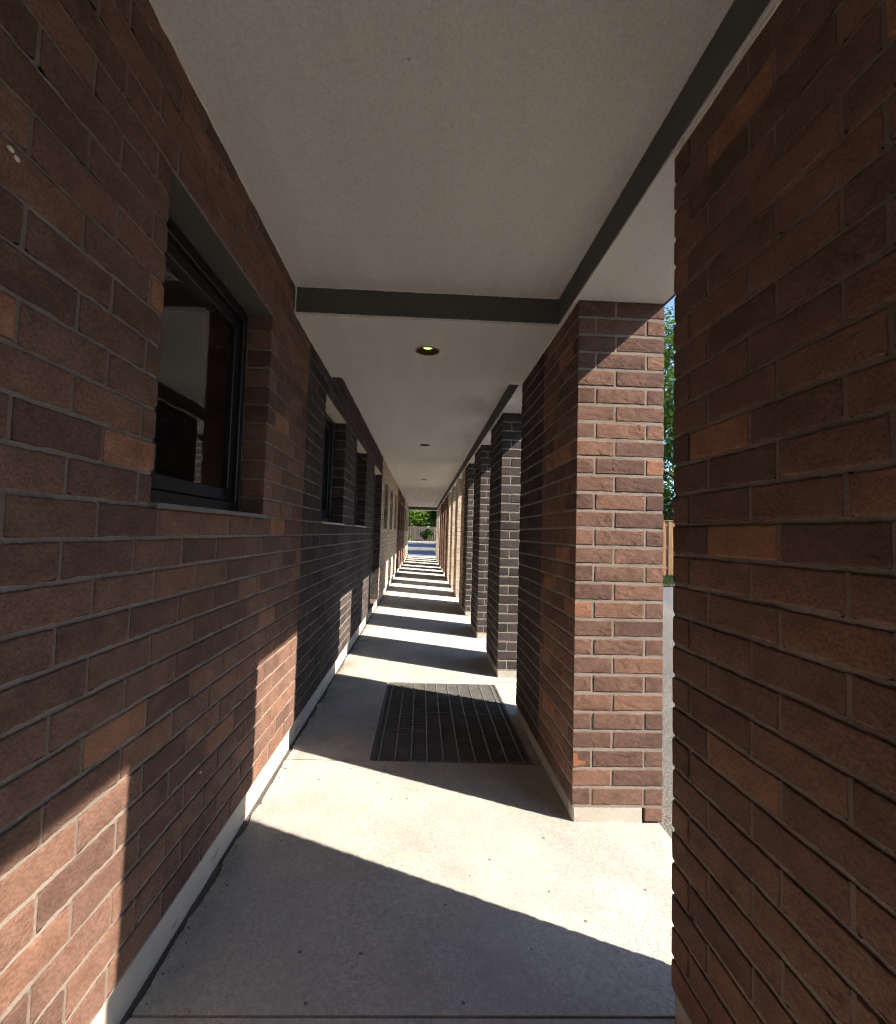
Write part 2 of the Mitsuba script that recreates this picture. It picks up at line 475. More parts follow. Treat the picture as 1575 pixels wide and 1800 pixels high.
def window(w, h):
    y0, y1, z0, z1 = h['y0'] + 0.002, h['y1'] - 0.002, h['z0'], h['z1']
    xf = XL - 0.118
    k = number(f'{w}__window')
    scene[k] = ring_frame(xf - 0.06, xf, y0, y1, z0 + 0.012, z1 - 0.014, 0.045).ply('black_frame')
    add(k, 'sash', ring_frame(xf - 0.055, xf - 0.018, y0 + 0.047, y1 - 0.047, z0 + 0.06, z1 - 0.062, 0.055).ply('black_frame'))
    yp, yq, zp, zq = y0 + 0.09, y1 - 0.09, z0 + 0.105, z1 - 0.107
    add(k, 'pane', Mesh().put([[xf - 0.036, yp, zp], [xf - 0.036, yq, zp], [xf - 0.036, yq, zq], [xf - 0.036, yp, zq]], [[0, 1, 2], [0, 2, 3]]).ply('glass'))
    # sill: sloping, with a drip lip
    s = np.array([[xf, z0 + 0.014], [XL + 0.018, z0 + 0.004], [XL + 0.018, z0 - 0.012], [XL + 0.012, z0 - 0.012], [XL + 0.012, z0 - 0.002], [xf, z0 + 0.004]])
    prism = trimesh.creation.extrude_polygon(__import__('shapely').Polygon(s), y1 - y0)
    prism.apply_transform(np.array([[1, 0, 0, 0], [0, 0, 1, y0], [0, 1, 0, 0], [0, 0, 0, 1.0]]))
    prism.invert()
    add(k, 'sill', mikit.ply(prism, h.get('sill', 'sill_metal'), False))
    add(k, 'lintel', bx((XL - 0.116, h['y0'] - 0.0, z1 - 0.011), (XL - 0.006, h['y1'] + 0.0, z1 - 0.001), h.get('lintel', 'pale_trim'), 0.002))
    # dark room behind the pane
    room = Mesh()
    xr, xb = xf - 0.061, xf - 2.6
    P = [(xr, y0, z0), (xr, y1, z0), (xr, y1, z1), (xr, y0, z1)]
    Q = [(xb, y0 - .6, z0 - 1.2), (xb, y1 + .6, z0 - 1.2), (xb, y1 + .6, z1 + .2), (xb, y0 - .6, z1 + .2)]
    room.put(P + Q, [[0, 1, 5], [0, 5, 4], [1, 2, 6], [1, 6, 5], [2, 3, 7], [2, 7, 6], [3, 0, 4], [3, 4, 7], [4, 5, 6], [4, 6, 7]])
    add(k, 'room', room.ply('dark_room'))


def door(w, h):
    y0, y1, z0, z1 = h['y0'], h['y1'], h['z0'], h['z1']
    xd = XL - h['depth']
    k = number(f'{w}__door')
    scene[k] = bx((xd - 0.05, y0 + 0.06, z0 + 0.02), (xd - 0.01, y1 - 0.06, z1 - 0.06), 'black_frame')
    add(k, 'frame', ring_frame(xd - 0.06, xd + 0.02, y0, y1, z0, z1 - 0.012, 0.06).ply('black_frame'))
    add(k, 'handle', bx((xd - 0.01, y1 - 0.2, z0 + 0.95), (xd + 0.05, y1 - 0.17, z0 + 1.15), 'galvanised'))
    add(k, 'step', bx((xd - 0.06, y0, z0 - 0.05), (XL - 0.025, y1, z0 + 0.0), 'plinth_concrete', 0.006))
    add(k, 'lintel', bx((xd, y0, z1 - 0.011), (XL - 0.006, y1, z1 - 0.001), 'pale_trim', 0.002))
    # brick returns of the recess
    m = Mesh()
    rows = int(math.ceil((z1 - z0) / C))
    for n in range(rows):
        za, zb = z0 + n * C, min(z0 + n * C + C - JT, z1)
        x = XL - 0.115 - JT
        while x > xd + 0.03:
            xa = max(x - BL + JT, xd + 0.02)
            for yy in ((y1, y1 + 0.09), (y0 - 0.09, y0)):
                v, f = brick_vf((xa, yy[0], za), (x, yy[1], zb), RNG, 0.08)
                m.put(v, f, tone(RNG))
            x = xa - JT
    add(w, 'brickwork', m.ply(h['mat'], True), kind='stuff')


SILL, HEAD = ZL + 14 * C, ZL + 25 * C - JT
H = lambda a, b, **k: dict(y0=a, y1=b, z0=SILL, z1=HEAD, **k)
wall_segment('brown_brick_wall', 'brown brick wall along the left edge, nearest the camera, with one big dark window', B0 - 2.5 * L, B0, 'brown_brick',
             [H(1.465, 2.475, lintel='dark_trim'), H(-1.0, 0.05, lintel='dark_trim')], 300, 0.62, 0.022)
wall_segment('charcoal_brick_wall', 'charcoal brick wall on the left with two dark windows and a door recess', B0, B0 + 6.14, 'charcoal_brick',
             [H(3.88, 4.92, sill='pale_trim'), H(5.76, 6.79, sill='pale_trim'), dict(y0=7.9, y1=9.31, z0=ZL - JT, z1=HEAD, door=True, depth=0.75, mat='charcoal_brick')], 300, 0, 0.05)
b = B0 + 6.14
wall_segment('beige_brick_wall', 'beige brick wall on the left just past the charcoal wall, with three narrow windows', b, b + L, 'beige_brick',
             [H(b + .68, b + 1.7, sill='pale_trim'), H(b + 2.5, b + 3.52, sill='pale_trim'), H(b + 4.5, b + 5.4, sill='pale_trim')], 0, 0, 0.2)
b += L
wall_segment('brown_brick_wall', 'far brown brick wall on the left between two beige brick walls', b, b + L, 'brown_brick',
             [H(b + .68, b + 1.7, sill='pale_trim'), H(b + 2.5, b + 3.52, sill='pale_trim'), H(b + 4.5, b + 5.4, sill='pale_trim')], 0, 0, 0.2)
b += L
wall_segment('beige_brick_wall', 'farthest beige brick wall on the left at the open end of the walkway', b, b + L, 'beige_brick',
             [H(b + .68, b + 1.7, sill='pale_trim'), H(b + 2.5, b + 3.52, sill='pale_trim'), H(b + 4.5, b + 5.4, sill='pale_trim')], 0, 0, 0.2)
YEND = b + L

# ------------------------------------------------------------------ piers on the right
def pier(label, y0, y1, mats, change=None, parts=300, from_far=False, detail=0.04, group=None, half=False, recess=0.0032):
    k = thing('brick_pier', label, 'brick pier', group)
    mat = (lambda y: mats[0] if change is None or y < change else mats[1])
    bricks, heads, W, J = [], [], 0.09, JT
    rows = int(round((Z2 - ZR) / C))

    def run(xa, xb, first, ya, yb, za, zb, seen):
        segs, y = [], ya
        stops = [first] if first else []
        while True:
            ln = stops.pop() if stops else BL - J
            q = min(y + ln, yb)
            if yb - q < 0.035:
                q = yb
            segs.append((y, q))
            y = q + J
            if y >= yb - 0.02:
                break
        joints = [q for p, q in segs[:-1]]
        if from_far:
            joints = [ya + yb - q - J for q in joints]
            segs = [(ya + yb - q, ya + yb - p) for p, q in segs]
        if xa == XR and detail < 0.06:
            heads.extend((q, za, zb) for q in joints)
        for p, q in segs:
            cuts = [(p, q)]
            if change and p < change - 0.02 and q > change + 0.02:
                cuts = [(p, change - J / 2), (change + J / 2, q)]
            for r, s in cuts:
                bricks.append(((xa, r, za), (xb, s, zb), seen, r))

    for n in range(rows):
        za, zb = ZR + n * C, ZR + (n + 1) * C - J
        if n == rows - 1:
            zb = Z2 - 0.004
        if n % 2 == 0:                          # headers show at both ends
            run(XR, XR + W, 0.185, y0, y1, za, zb, True)
            run(XO - W, XO, 0.185, y0, y1, za, zb, 'front')
            for ya, yb, s in ((y0, y0 + W, True), (y1 - W, y1, from_far)):
                bricks.append(((XR + W + J, ya, za), (XO - W - J, yb, zb), s, ya))
        else:
            run(XR, XR + W, None, y0 + W + J, y1 - W - J, za, zb, True)
            run(XO - W, XO, None, y0 + W + J, y1 - W - J, za, zb, False)
            for ya, yb, s in ((y0, y0 + W, True), (y1 - W, y1, from_far)):
                bricks.append(((XR, ya, za), (XR + 0.193, yb, zb), s, ya))
                bricks.append(((XR + 0.193 + J, ya, za), (XO, yb, zb), s, ya))
    bricks = [(a, c, (s is True or (s == 'front' and (a[1] < y0 + 0.01 or (from_far and c[1] > y1 - 0.01)))), d) for a, c, s, d in bricks]
    if half:                                    # a brick takes the place of the plinth's corner
        bricks.append(((XO - 0.088, y0, 0.002), (XO, y0 + W, ZR - J), True, y0))
    lay(k, bricks, mat, parts, detail)
    if half:                                    # a corner where the face has broken away
        chip = np.array([[.000, .0], [.026, .002], [.030, .010], [.058, .012], [.062, .026], [.024, .030], [.021, .062], [.0, .066]])
        pr = trimesh.creation.extrude_polygon(__import__('shapely').Polygon(chip), 0.003)
        v = np.column_stack([XR + .004 + pr.vertices[:, 0], y0 - 0.0012 - pr.vertices[:, 2] + 0.003, ZR + 2 * C + .004 + pr.vertices[:, 1]])
        add(k, 'chipped_face', mikit.ply(trimesh.Trimesh(v, pr.faces[:, ::-1], process=False), 'raw_clay', False), 'raw orange chip at the corner of a brick')
    m = Mesh()
    i = recess
    xa, xb, ya, yb, za, zb = XR + i, XO - i, y0 + 0.0032, y1 - 0.0032, ZR - J, Z2 - 0.003
    st = 0.018 if detail < 0.06 else 0.4
    am = 0.0013 if detail < 0.06 else 0
    hz = (zb - za) / st
    grid_sheet(m, (xa, ya, za), (xb - xa, 0, 0), (0, 0, zb - za), (xb - xa) / st, hz, am, (0, -1, 0))
    grid_sheet(m, (xb, yb, za), (xa - xb, 0, 0), (0, 0, zb - za), (xb - xa) / st, hz, am, (0, 1, 0))
    grid_sheet(m, (xa, yb, za), (0, ya - yb, 0), (0, 0, zb - za), (yb - ya) / st, hz, am, (-1, 0, 0))
    grid_sheet(m, (xb, ya, za), (0, yb - ya, 0), (0, 0, zb - za), (yb - ya) / 0.4, 4, 0, (1, 0, 0))
    pm = Mesh()
    for q, z0, z1 in heads:
        grid_sheet(pm, (XR + 0.0026, q + JT + .002, z0), (0, -JT - .004, 0), (0, 0, z1 - z0), 2, 6, 0.0009, (-1, 0, 0))
    m.box((xa + .01, ya + .01, zb - 0.02), (xb - .01, yb - .01, zb))
    m.box((xa + .01, ya + .01, za), (xb - .01, yb - .01, za + .02))
    add(k, 'mortar', m.ply('mortar', detail < 0.06))
    if heads:
        add(k, 'pointing', pm.ply('mortar' if mats[0] == 'charcoal_brick' else 'pointing', True), kind='stuff')
    e = 0.006
    if half:
        add(k, 'plinth', bx((XR + e, y0 + 0.003, -0.1), (XO - 0.1, y0 + 0.095, ZR - 0.006), 'plinth_concrete', 0.006))
        add(k, 'plinth', bx((XR + e, y0 + 0.1, -0.1), (XO - e, y1 - e, ZR - 0.006), 'plinth_concrete', 0.006))
    else:
        add(k, 'plinth', bx((XR + e, y0 + e, -0.1), (XO - e, y1 - e, ZR - 0.006), 'plinth_concrete', 0.006))
    return k


pier('brown brick pier nearest the camera, filling the right edge of the picture', 1.54 - PIL, 1.54, ['brown_brick'], from_far=True, detail=0.022, parts=300, recess=0.006)
pier('long pier of brown brick in front and charcoal brick behind, beside the steel grate', B0 - .745, B0 + .745, ['brown_brick', 'charcoal_brick'], B0, parts=290, detail=0.028, half=True)
YP = [B0 + .745 + GAP, B0 + .745 + 2 * GAP + PIL]
GC, GB, GD = 'charcoal brick piers', 'beige brick piers', 'far brown brick piers'
pier('first free-standing charcoal brick pier, right behind the two-coloured pier and the grate', YP[0], YP[0] + PIL, ['charcoal_brick'], parts=190, detail=0.05, group=GC)
pier('second free-standing charcoal brick pier, farther along the right side', YP[1], YP[1] + PIL, ['charcoal_brick'], parts=190, detail=0.05, group=GC)
b = B0 + L
pier('charcoal and beige brick pier where the dark piers give way to pale ones', b - .745, b + .745, ['charcoal_brick', 'beige_brick'], b, parts=200, detail=0.09)
pier('nearest all-beige brick pier, past the charcoal piers', b - B0 + YP[0], b - B0 + YP[0] + PIL, ['beige_brick'], parts=0, detail=0.2, group=GB)
pier('second all-beige brick pier past the charcoal piers', b - B0 + YP[1], b - B0 + YP[1] + PIL, ['beige_brick'], parts=0, detail=0.2, group=GB)
b += L
pier('beige and brown brick pier in the far part of the walkway', b - .745, b + .745, ['beige_brick', 'brown_brick'], b, parts=0, detail=0.2)
pier('nearer of the two all-brown brick piers in the far part of the walkway', b - B0 + YP[0], b - B0 + YP[0] + PIL, ['brown_brick'], parts=0, detail=0.2, group=GD)
pier('farther of the two all-brown brick piers in the far part of the walkway', b - B0 + YP[1], b - B0 + YP[1] + PIL, ['brown_brick'], parts=0, detail=0.2, group=GD)
b += L
pier('brown and beige brick pier near the open end of the walkway', b - .745, b + .745, ['brown_brick', 'beige_brick'], b, parts=0, detail=0.2)
pier('last but two beige brick pier, close to the open end', b - B0 + YP[0], b - B0 + YP[0] + PIL, ['beige_brick'], parts=0, detail=0.2, group=GB)
pier('last but one beige brick pier, close to the open end', b - B0 + YP[1], b - B0 + YP[1] + PIL, ['beige_brick'], parts=0, detail=0.2, group=GB)
b += L
pier('last beige brick pier at the open end of the walkway', b - .745, b - 0.02, ['beige_brick'], parts=0, detail=0.2, group=GB)
# behind the camera, for the light they hold back
for y, which in ((1.54 - 2 * PIL - GAP, 'first'), (B0 - L - .745, 'second, wider'), (B0 - L - .745 - GAP - PIL, 'third'), (B0 - L - .745 - 2 * (GAP + PIL), 'fourth'), (B0 - 2 * L - .745, 'fifth, wider')):
    pier(f'{which} brown brick pier of the row behind the camera', y, y + (1.49 if 'wider' in which else PIL), ['brown_brick'], parts=0, detail=0.2, group='piers behind the camera')

# ------------------------------------------------------------------ canopy over the walkway
YB0, YC0, YBK = 2.875, 4.06, B0 - 2.5 * L
YE0 = YEND - 0.75
cn = thing('walkway_canopy', 'pale stucco ceiling over the walkway with dark grey beams around its sunken panels', 'ceiling')
YF = YEND + 0.1
add(cn, 'ceiling_panel', bx((XL - 0.10, YBK, Z1), (XB + 0.05, YB0 + 0.05, Z1 + 0.05), 'stucco', 0.002), 'near sunken ceiling panel of pale stucco')
def holed(x0, x1, y0, y1, z, t, spots):
    """A panel with round openings for the downlights."""
    from shapely import Point, box as sbox
    pl = sbox(x0, y0, x1, y1)
    for y in spots:
        pl = pl.difference(Point(0.0, y).buffer(0.0702, 12))
    e = trimesh.creation.extrude_polygon(pl, t)
    e.apply_translation((0, 0, z))
    return mikit.ply(e, 'stucco', False)


LAMPS = [3.375, 7.97, 13.2, 18.3]
add(cn, 'ceiling_panel', holed(XL - 0.10, XB + 0.05, YC0 - 0.05, YE0 + 0.05, Z1, 0.05, LAMPS[1:]), 'long sunken ceiling panel running to the far end')
add(cn, 'soffit', bx((XB + 0.001, YBK, Z2), (XEDGE - 0.012, YF, Z2 + 0.012), 'stucco', 0.002), 'pale soffit strip over the piers')
add(cn, 'soffit', holed(XL - 0.02, XB, YB0 + 0.001, YC0 - 0.001, Z2, 0.012, LAMPS[:1]), 'pale cross soffit that holds the lit downlight')
add(cn, 'soffit', bx((XL - 0.02, YE0 + 0.001, Z2), (XB, YF, Z2 + 0.012), 'stucco', 0.002))
add(cn, 'beam', bx((XB, YBK, Z2 + 0.0125), (XEDGE - 0.05, YF, Z1 + 0.2), 'grey_stucco', 0.003))
add(cn, 'beam', bx((XL - 0.02, YB0, Z2 + 0.0125), (XB - 0.001, YB0 + 0.14, Z1 + 0.1), 'grey_stucco', 0.003))
add(cn, 'beam', bx((XL - 0.02, YC0 - 0.14, Z2 + 0.0125), (XB - 0.001, YC0, Z1 + 0.1), 'grey_stucco', 0.003))
add(cn, 'beam', bx((XL - 0.02, YB0 + 0.141, Z1 + 0.11), (XB - 0.001, YC0 - 0.141, Z1 + 0.13), 'grey_stucco', 0.003))
add(cn, 'beam', bx((XL - 0.02, YE0, Z2 + 0.0125), (XB - 0.001, YF - .001, Z1 + 0.1), 'grey_stucco', 0.003))
add(cn, 'fascia', bx((XEDGE - 0.0115, YBK, Z2 - 0.004), (XEDGE, YF, Z1 + 0.42), 'grey_stucco', 0.002))
add(cn, 'roof', bx((-9.5, YBK - .1, Z1 + 0.36), (XEDGE - 0.013, YF + .1, Z1 + 0.42), 'grey_stucco', 0.002))


def bead(pts, r=0.004, seed=0):
    """A hand-run bead of sealant along a polyline."""
    rng = np.random.default_rng(seed)
    out = []
    for p, q in zip(pts, pts[1:]):
        p, q = np.array(p, float), np.array(q, float)
        n = max(2, int(np.linalg.norm(q - p) / 0.06))
        for t in np.linspace(0, 1, n, endpoint=False):
            out.append(p + (q - p) * t + rng.normal(0, 0.0009, 3))
    out.append(np.array(pts[-1], float))
    P = np.array(out); tng = np.gradient(P, axis=0); tng /= np.linalg.norm(tng, axis=1, keepdims=True)
    a = np.cross(tng, [0.3, 0.2, 0.93]); a /= np.linalg.norm(a, axis=1, keepdims=True); bb = np.cross(tng, a)
    ang = np.arange(6) * math.pi / 3
    rr = r * (1 + 0.3 * rng.normal(0, 1, len(P)).clip(-1.5, 1.5))
    v = P[:, None] + rr[:, None, None] * (np.cos(ang)[None, :, None] * a[:, None] + np.sin(ang)[None, :, None] * bb[:, None])
    i, j = np.meshgrid(np.arange(len(P) - 1), np.arange(6), indexing='ij')
    q = np.stack([i * 6 + j, i * 6 + (j + 1) % 6, (i + 1) * 6 + (j + 1) % 6, (i + 1) * 6 + j], -1).reshape(-1, 4)
    return v.reshape(-1, 3), np.vstack([q[:, [0, 1, 2]], q[:, [0, 2, 3]]])


m = Mesh()
xw = XL + 0.002
m.put(*bead([(xw, YBK, Z1 - .003), (xw, YB0 - .003, Z1 - .003), (xw, YB0 - .003, Z2 - .001), (xw, YC0 + .003, Z2 - .001)], 0.0045, 1))
m.put(*bead([(xw, YC0 + .003, Z1 - .003), (xw, YE0 - .003, Z1 - .003)], 0.0045, 2))
for ya, yb in ((1.54 - PIL, 1.54), (B0 - .745, B0 + .745), (YP[0], YP[0] + PIL), (YP[1], YP[1] + PIL), (B0 + L - .745, B0 + L + .745)):
    m.put(*bead([(XR - .002, ya, Z2 - .003), (XR - .002, yb, Z2 - .003)], 0.0045, 3))
add(cn, 'sealant_bead', m.ply('caulk', True))

rd = np.random.default_rng(17)
m = Mesh()
ball = trimesh.creation.icosphere(subdivisions=1)
for _ in range(46):
    c = (XB - .002, rd.uniform(.4, YB0), Z1 - .002) if rd.random() < .5 else (rd.uniform(XL, XB), YB0 - .002, Z1 - .002)
    m.put(ball.vertices * rd.uniform(.002, .0075, 3) * [1, 1, .5] + c, ball.faces)
add(cn, 'plaster_dab', m.ply('caulk', True), kind='stuff')
m = Mesh()
for y, z in ((.915, 2.084), (.93, 2.077), (2.52, 1.61), (2.55, 1.605), (1.9, .52)):
    m.put(ball.vertices * rd.uniform(.003, .008, 3) * [.5, 1.3, 1] + [XL + .001, y, z], ball.faces)
add('brown_brick_wall', 'mortar_splash', m.ply('caulk', True), kind='stuff')

# ------------------------------------------------------------------ recessed downlights
def downlight(y, z, label, lit):
    k = thing('downlight', label, 'ceiling light', 'recessed downlights along the ceiling')
    n = 40
    an = np.arange(n) * 2 * math.pi / n
    def lathe(prof):
        v = np.vstack([np.column_stack([r * np.cos(an), y + r * np.sin(an), np.full(n, z + h)]) for r, h in prof])
        i = np.arange(n); q = (i + 1) % n
        f = np.vstack([np.vstack([np.column_stack([s * n + i, s * n + q, (s + 1) * n + q]), np.column_stack([s * n + i, (s + 1) * n + q, (s + 1) * n + i])]) for s in range(len(prof) - 1)])
        return v, f
    add(k, 'trim_ring', Mesh().put(*lathe([(0.083, -0.0005), (0.083, -0.004), (0.078, -0.006), (0.0715, -0.004), (0.070, 0.002)])).ply('sill_metal', True))
    # the can stands just below the panel: its black baffle reads as the hole
    return k, lathe


def make_downlight(y, z, label, lit, drop=0.019):
    k, lathe = downlight(y, z, label, lit)
    add(k, 'baffle', Mesh().put(*lathe([(0.0705, -0.003), (0.066, 0.03), (0.060, 0.085), (0.002, 0.09)])).ply('baffle_black', True))
    sh = Mesh().put(*lathe([(0.040, drop + 0.03), (0.034, drop + 0.004), (0.026, drop), (0.001, drop - 0.002)])).ply('caulk', True)
    if lit:
        sh['emitter'] = {'type': 'area', 'radiance': {'type': 'rgb', 'value': [0.34, 0.165, 0.048]}}
        sh['flip_normals'] = True
    add(k, 'lamp', sh)


# ------------------------------------------------------------------ paving
wk = 'walkway'
labels[wk] = {'label': 'pale concrete walkway between the brick walls and piers', 'kind': 'structure'}
JOINTS = [-12.2, -9.2, -6.2, -4.6, -1.68, -0.08, 1.533, 3.15, 4.86, 6.5, 8.1, 9.7, 11.3, 12.9, 14.5, 16.1, 17.7, 19.3, 20.9, 22.5, 24.1, 25.7, 27.3, 28.9, 30.4]
from shapely import Polygon, box as sbox
GR = (-0.27, 3.165, 0.72, 4.775)           # the grate
rg = np.random.default_rng(3)
XS0, XS1 = XL - 0.03, 1.225
for ya, yb in zip(JOINTS, JOINTS[1:]):
    g = 0.005
    n = 60 if ya < 8 else 8
    yy = np.linspace(ya + g, yb - g, n)
    left = XS0 + 0.022 + 0.034 * (nfbm(np.column_stack([yy * 9, yy * 0, yy * 0]), 3, 5) - 0.35)
    pts = list(zip(left, yy)) + [(XS1, yb - g), (XS1, ya + g)]
    poly = Polygon(pts)
    if ya < GR[3] and yb > GR[1]:
        poly = poly.difference(sbox(GR[0] - .008, GR[1] - .008, GR[2] + .008, GR[3] + .008))
    for piece in getattr(poly, 'geoms', [poly]):
        if piece.area < 0.01:
            continue
        s = trimesh.creation.extrude_polygon(piece, 0.11)
        s.apply_translation((0, 0, -0.11))
        v = np.array(s.vertices); v[:, 2] += floor_z(v[:, 0])
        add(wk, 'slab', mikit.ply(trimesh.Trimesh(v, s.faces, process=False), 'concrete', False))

# dark filler and grit in the gap between the slabs and the left plinth
fm = Mesh()
grid_sheet(fm, (XL - 0.05, -12, 0.013), (0.12, 0, -0.006), (0, 42.4, 0), 5, 900, 0.004, (0, 0, 1))
add(wk, 'joint_filler', fm.ply('filler', True))
gr_ = Mesh()
ico = trimesh.creation.icosphere(subdivisions=0)
for _ in range(420):
    gy = rg.uniform(0.9, 7.5)
    gx = XL - 0.02 + abs(rg.normal(0, 0.035)) + (rg.uniform(0, 1.4) if rg.random() < 0.12 else 0)
    if GR[0] - .02 < gx < GR[2] + .02 and GR[1] - .02 < gy < GR[3] + .02:
        continue
    r_ = rg.uniform(0.0012, 0.0036)
    gr_.put(ico.vertices * r_ * rg.uniform(.6, 1.3, 3) + [gx, gy, floor_z(gx) + .4 * r_], ico.faces, (rg.random(), rg.random()))
add(wk, 'grit', gr_.ply('soil'), kind='stuff')

# bed under the slabs (dark earth in the joints), then the ground
tile = Mesh()
xs = np.unique(np.concatenate([np.linspace(-400, -12, 10), np.linspace(-12, 30, 43), np.linspace(30, 400, 10)]))
ys = np.unique(np.concatenate([np.linspace(-300, -6, 8), np.linspace(-6, 80, 87), np.linspace(80, 700, 12)]))


def ground_z(x, y):
    return -0.045 + 0.0135 * np.clip(np.asarray(y) - 33, 0, 45) + 0 * np.asarray(x)


gx, gy = np.meshgrid(xs, ys, indexing='ij')
hole = (gx[:-1, :-1] > -4) & (gx[1:, 1:] < 1.3) & (gy[:-1, :-1] > 2.5) & (gy[1:, 1:] < 5.6)
p = np.stack([gx, gy, ground_z(gx, gy)], -1).reshape(-1, 3)
i, j = np.meshgrid(np.arange(len(xs) - 1), np.arange(len(ys) - 1), indexing='ij')
w_ = len(ys)
q = np.stack([i * w_ + j, (i + 1) * w_ + j, (i + 1) * w_ + j + 1, i * w_ + j + 1], -1).reshape(-1, 4)
scene['ground'] = Mesh().put(p, np.vstack([q[:, [0, 1, 2]], q[:, [0, 2, 3]]])).ply('asphalt', True)
labels['ground'] = {'label': 'grey asphalt parking ground around the building', 'kind': 'structure'}
am = Mesh()
grid_sheet(am, (XS1 + .004, -12, -0.028), (4.3, 0, 0), (0, 44, 0), 4, 22, 0, (0, 0, 1))
scene['apron'] = am.ply('apron_stone')
labels['apron'] = {'label': 'pale worn aggregate paving beside the piers', 'kind': 'structure'}

# ------------------------------------------------------------------ steel floor grate
gk = thing('floor_grate', 'dark steel bar grate set flush in the concrete walkway', 'floor grate')
x0, y0, x1, y1 = GR
zg = floor_z(0.2) - 0.002
m = Mesh()
for a, b_ in (((x0, y0, zg - .05), (x0 + .008, y1, zg)), ((x1 - .008, y0, zg - .05), (x1, y1, zg)), ((x0 + .008, y0, zg - .05), (x1 - .008, y0 + .008, zg)), ((x0 + .008, y1 - .008, zg - .05), (x1 - .008, y1, zg))):
    m.tri(bevel_box(np.array(a), np.array(b_), 0.0015))
add(gk, 'frame', m.ply('dark_steel'))
nb = 53
yb_ = np.linspace(y0 + .03, y1 - .03, nb)
for yv in yb_:
    v, f = box_vf((x0 + .009, yv - .0025, zg - .034), (x1 - .009, yv + .0025, zg - .004))
    add(gk, 'bearing_bar', Mesh().put(v, f).ply('dark_steel'))
for xv in np.linspace(x0 + .045, x1 - .045, 10):
    v, f = box_vf((xv - .003, y0 + .009, zg - .011), (xv + .003, y1 - .009, zg - .0015))
    add(gk, 'cross_rod', Mesh().put(v, f).ply('galvanised'))
m = Mesh()
add(gk, 'pit', Mesh().put([[x0, y0, zg - .039], [x1, y0, zg - .039], [x1, y1, zg - .039], [x0, y1, zg - .039]], [[0, 1, 2], [0, 2, 3]]).ply('dark_room'))

make_downlight(3.375, Z2, 'lit recessed downlight in the cross soffit, nearest the camera, glowing warm', True)
make_downlight(7.97, Z1, 'second downlight from the camera, dark, in the long ceiling panel', False)
make_downlight(13.2, Z1, 'third downlight from the camera in the long ceiling panel', False)
make_downlight(18.3, Z1, 'fourth downlight from the camera, a faint bright dot in the ceiling', True, -0.012)

# ------------------------------------------------------------------ fences
def fence(label, x0, x1, y, top, pitch, mat, back):
    k = thing('wooden_fence', label, 'fence')
    rg = np.random.default_rng(11)
    m = Mesh()
    z0 = float(ground_z(0, y)) + 0.06
    x, i = x0, 0
    while x < x1:
        dy = 0.0 if i % 2 == 0 else back
        a = (x - 0.012 if i % 2 else x, y + dy, z0 + rg.uniform(0, .02))
        m.tri(bevel_box(np.array(a), np.array((a[0] + pitch + (.024 if i % 2 else 0), y + dy + .02, top + rg.normal(0, .006))), .003), (rg.random() * (0.55 if i % 2 else 1), rg.random()))
        x += pitch + 0.001; i += 1
    add(k, 'board', m.ply(mat), kind='stuff')
    for z in (z0 + .25, (z0 + top) / 2, top - .2):
        add(k, 'rail', Mesh().tri(bevel_box(np.array((x0, y + .021, z)), np.array((x1, y + back, z + .09)), .003), (.3, .2)).ply(mat))
    for xx in np.arange(x0, x1, 2.4):
        add(k, 'post', Mesh().tri(bevel_box(np.array((xx, y + back + .021, z0 - .2)), np.array((xx + .09, y + back + .111, top + .05)), .005), (.4, .7)).ply(mat))
    add(k, 'cap_rail', Mesh().tri(bevel_box(np.array((x0, y - .02, top + .02)), np.array((x1, y + .075, top + .045)), .003), (.7, .4)).ply(mat))
    return k


fence('weathered board fence across the far end of the parking lot below the trees', -14, 14, 62.0, float(ground_z(0, 62)) + 1.78, 0.135, 'weathered_wood', 0.07)
fence('tall sunlit tan board fence seen in the gap beside the nearest pier', 6.2, 15.0, 19.2, 2.13, 0.14, 'wood', 0.042)

k_ = fence('tan board fence along the right side of the lot, behind the piers', 0, 42, 0.0, 2.0, 0.14, 'wood', 0.042)
for key in [q for q in scene if q.startswith(k_ + '__')]:
    scene[key]['to_world'] = T().translate([15.2, 19.1, 0]).rotate([0, 0, 1], -90)

# kerb, planting strip and verge
scene['kerb'] = bx((-30, 58.7, 0.2), (30, 58.95, float(ground_z(0, 58.7)) + 0.13), 'plinth_concrete', 0.02)
labels['kerb'] = {'label': 'pale concrete kerb at the far edge of the asphalt', 'kind': 'structure'}
sm = Mesh()
grid_sheet(sm, (-30, 58.96, float(ground_z(0, 58.96)) + .09), (60, 0, 0), (0, 12, 0.17), 20, 6, 0, (0, 0, 1))
scene['planting_strip'] = sm.ply('soil')
labels['planting_strip'] = {'label': 'dark planting strip between the kerb and the far fence', 'kind': 'structure'}
sm = Mesh()
grid_sheet(sm, (5.8, 15.3, -0.02), (12, 0, 0), (0, 10, 0.02), 8, 8, 0, (0, 0, 1))
scene['verge'] = sm.ply('soil')
labels['verge'] = {'label': 'soil verge along the right hand fence', 'kind': 'structure'}
rg = np.random.default_rng(5)
gm = Mesh()
n = 9000
gx_, gy_ = rg.uniform(5.8, 12.5, n), rg.uniform(15.3, 19.1, n)
hh, aa = rg.uniform(.05, .16, n), rg.uniform(0, 2 * math.pi, n)
ln = rg.normal(0, .03, (n, 2))
v = np.stack([np.column_stack([gx_ - .006 * np.cos(aa), gy_ - .006 * np.sin(aa), np.full(n, -.02)]), np.column_stack([gx_ + .006 * np.cos(aa), gy_ + .006 * np.sin(aa), np.full(n, -.02)]), np.column_stack([gx_ + ln[:, 0], gy_ + ln[:, 1], hh])], 1).reshape(-1, 3)
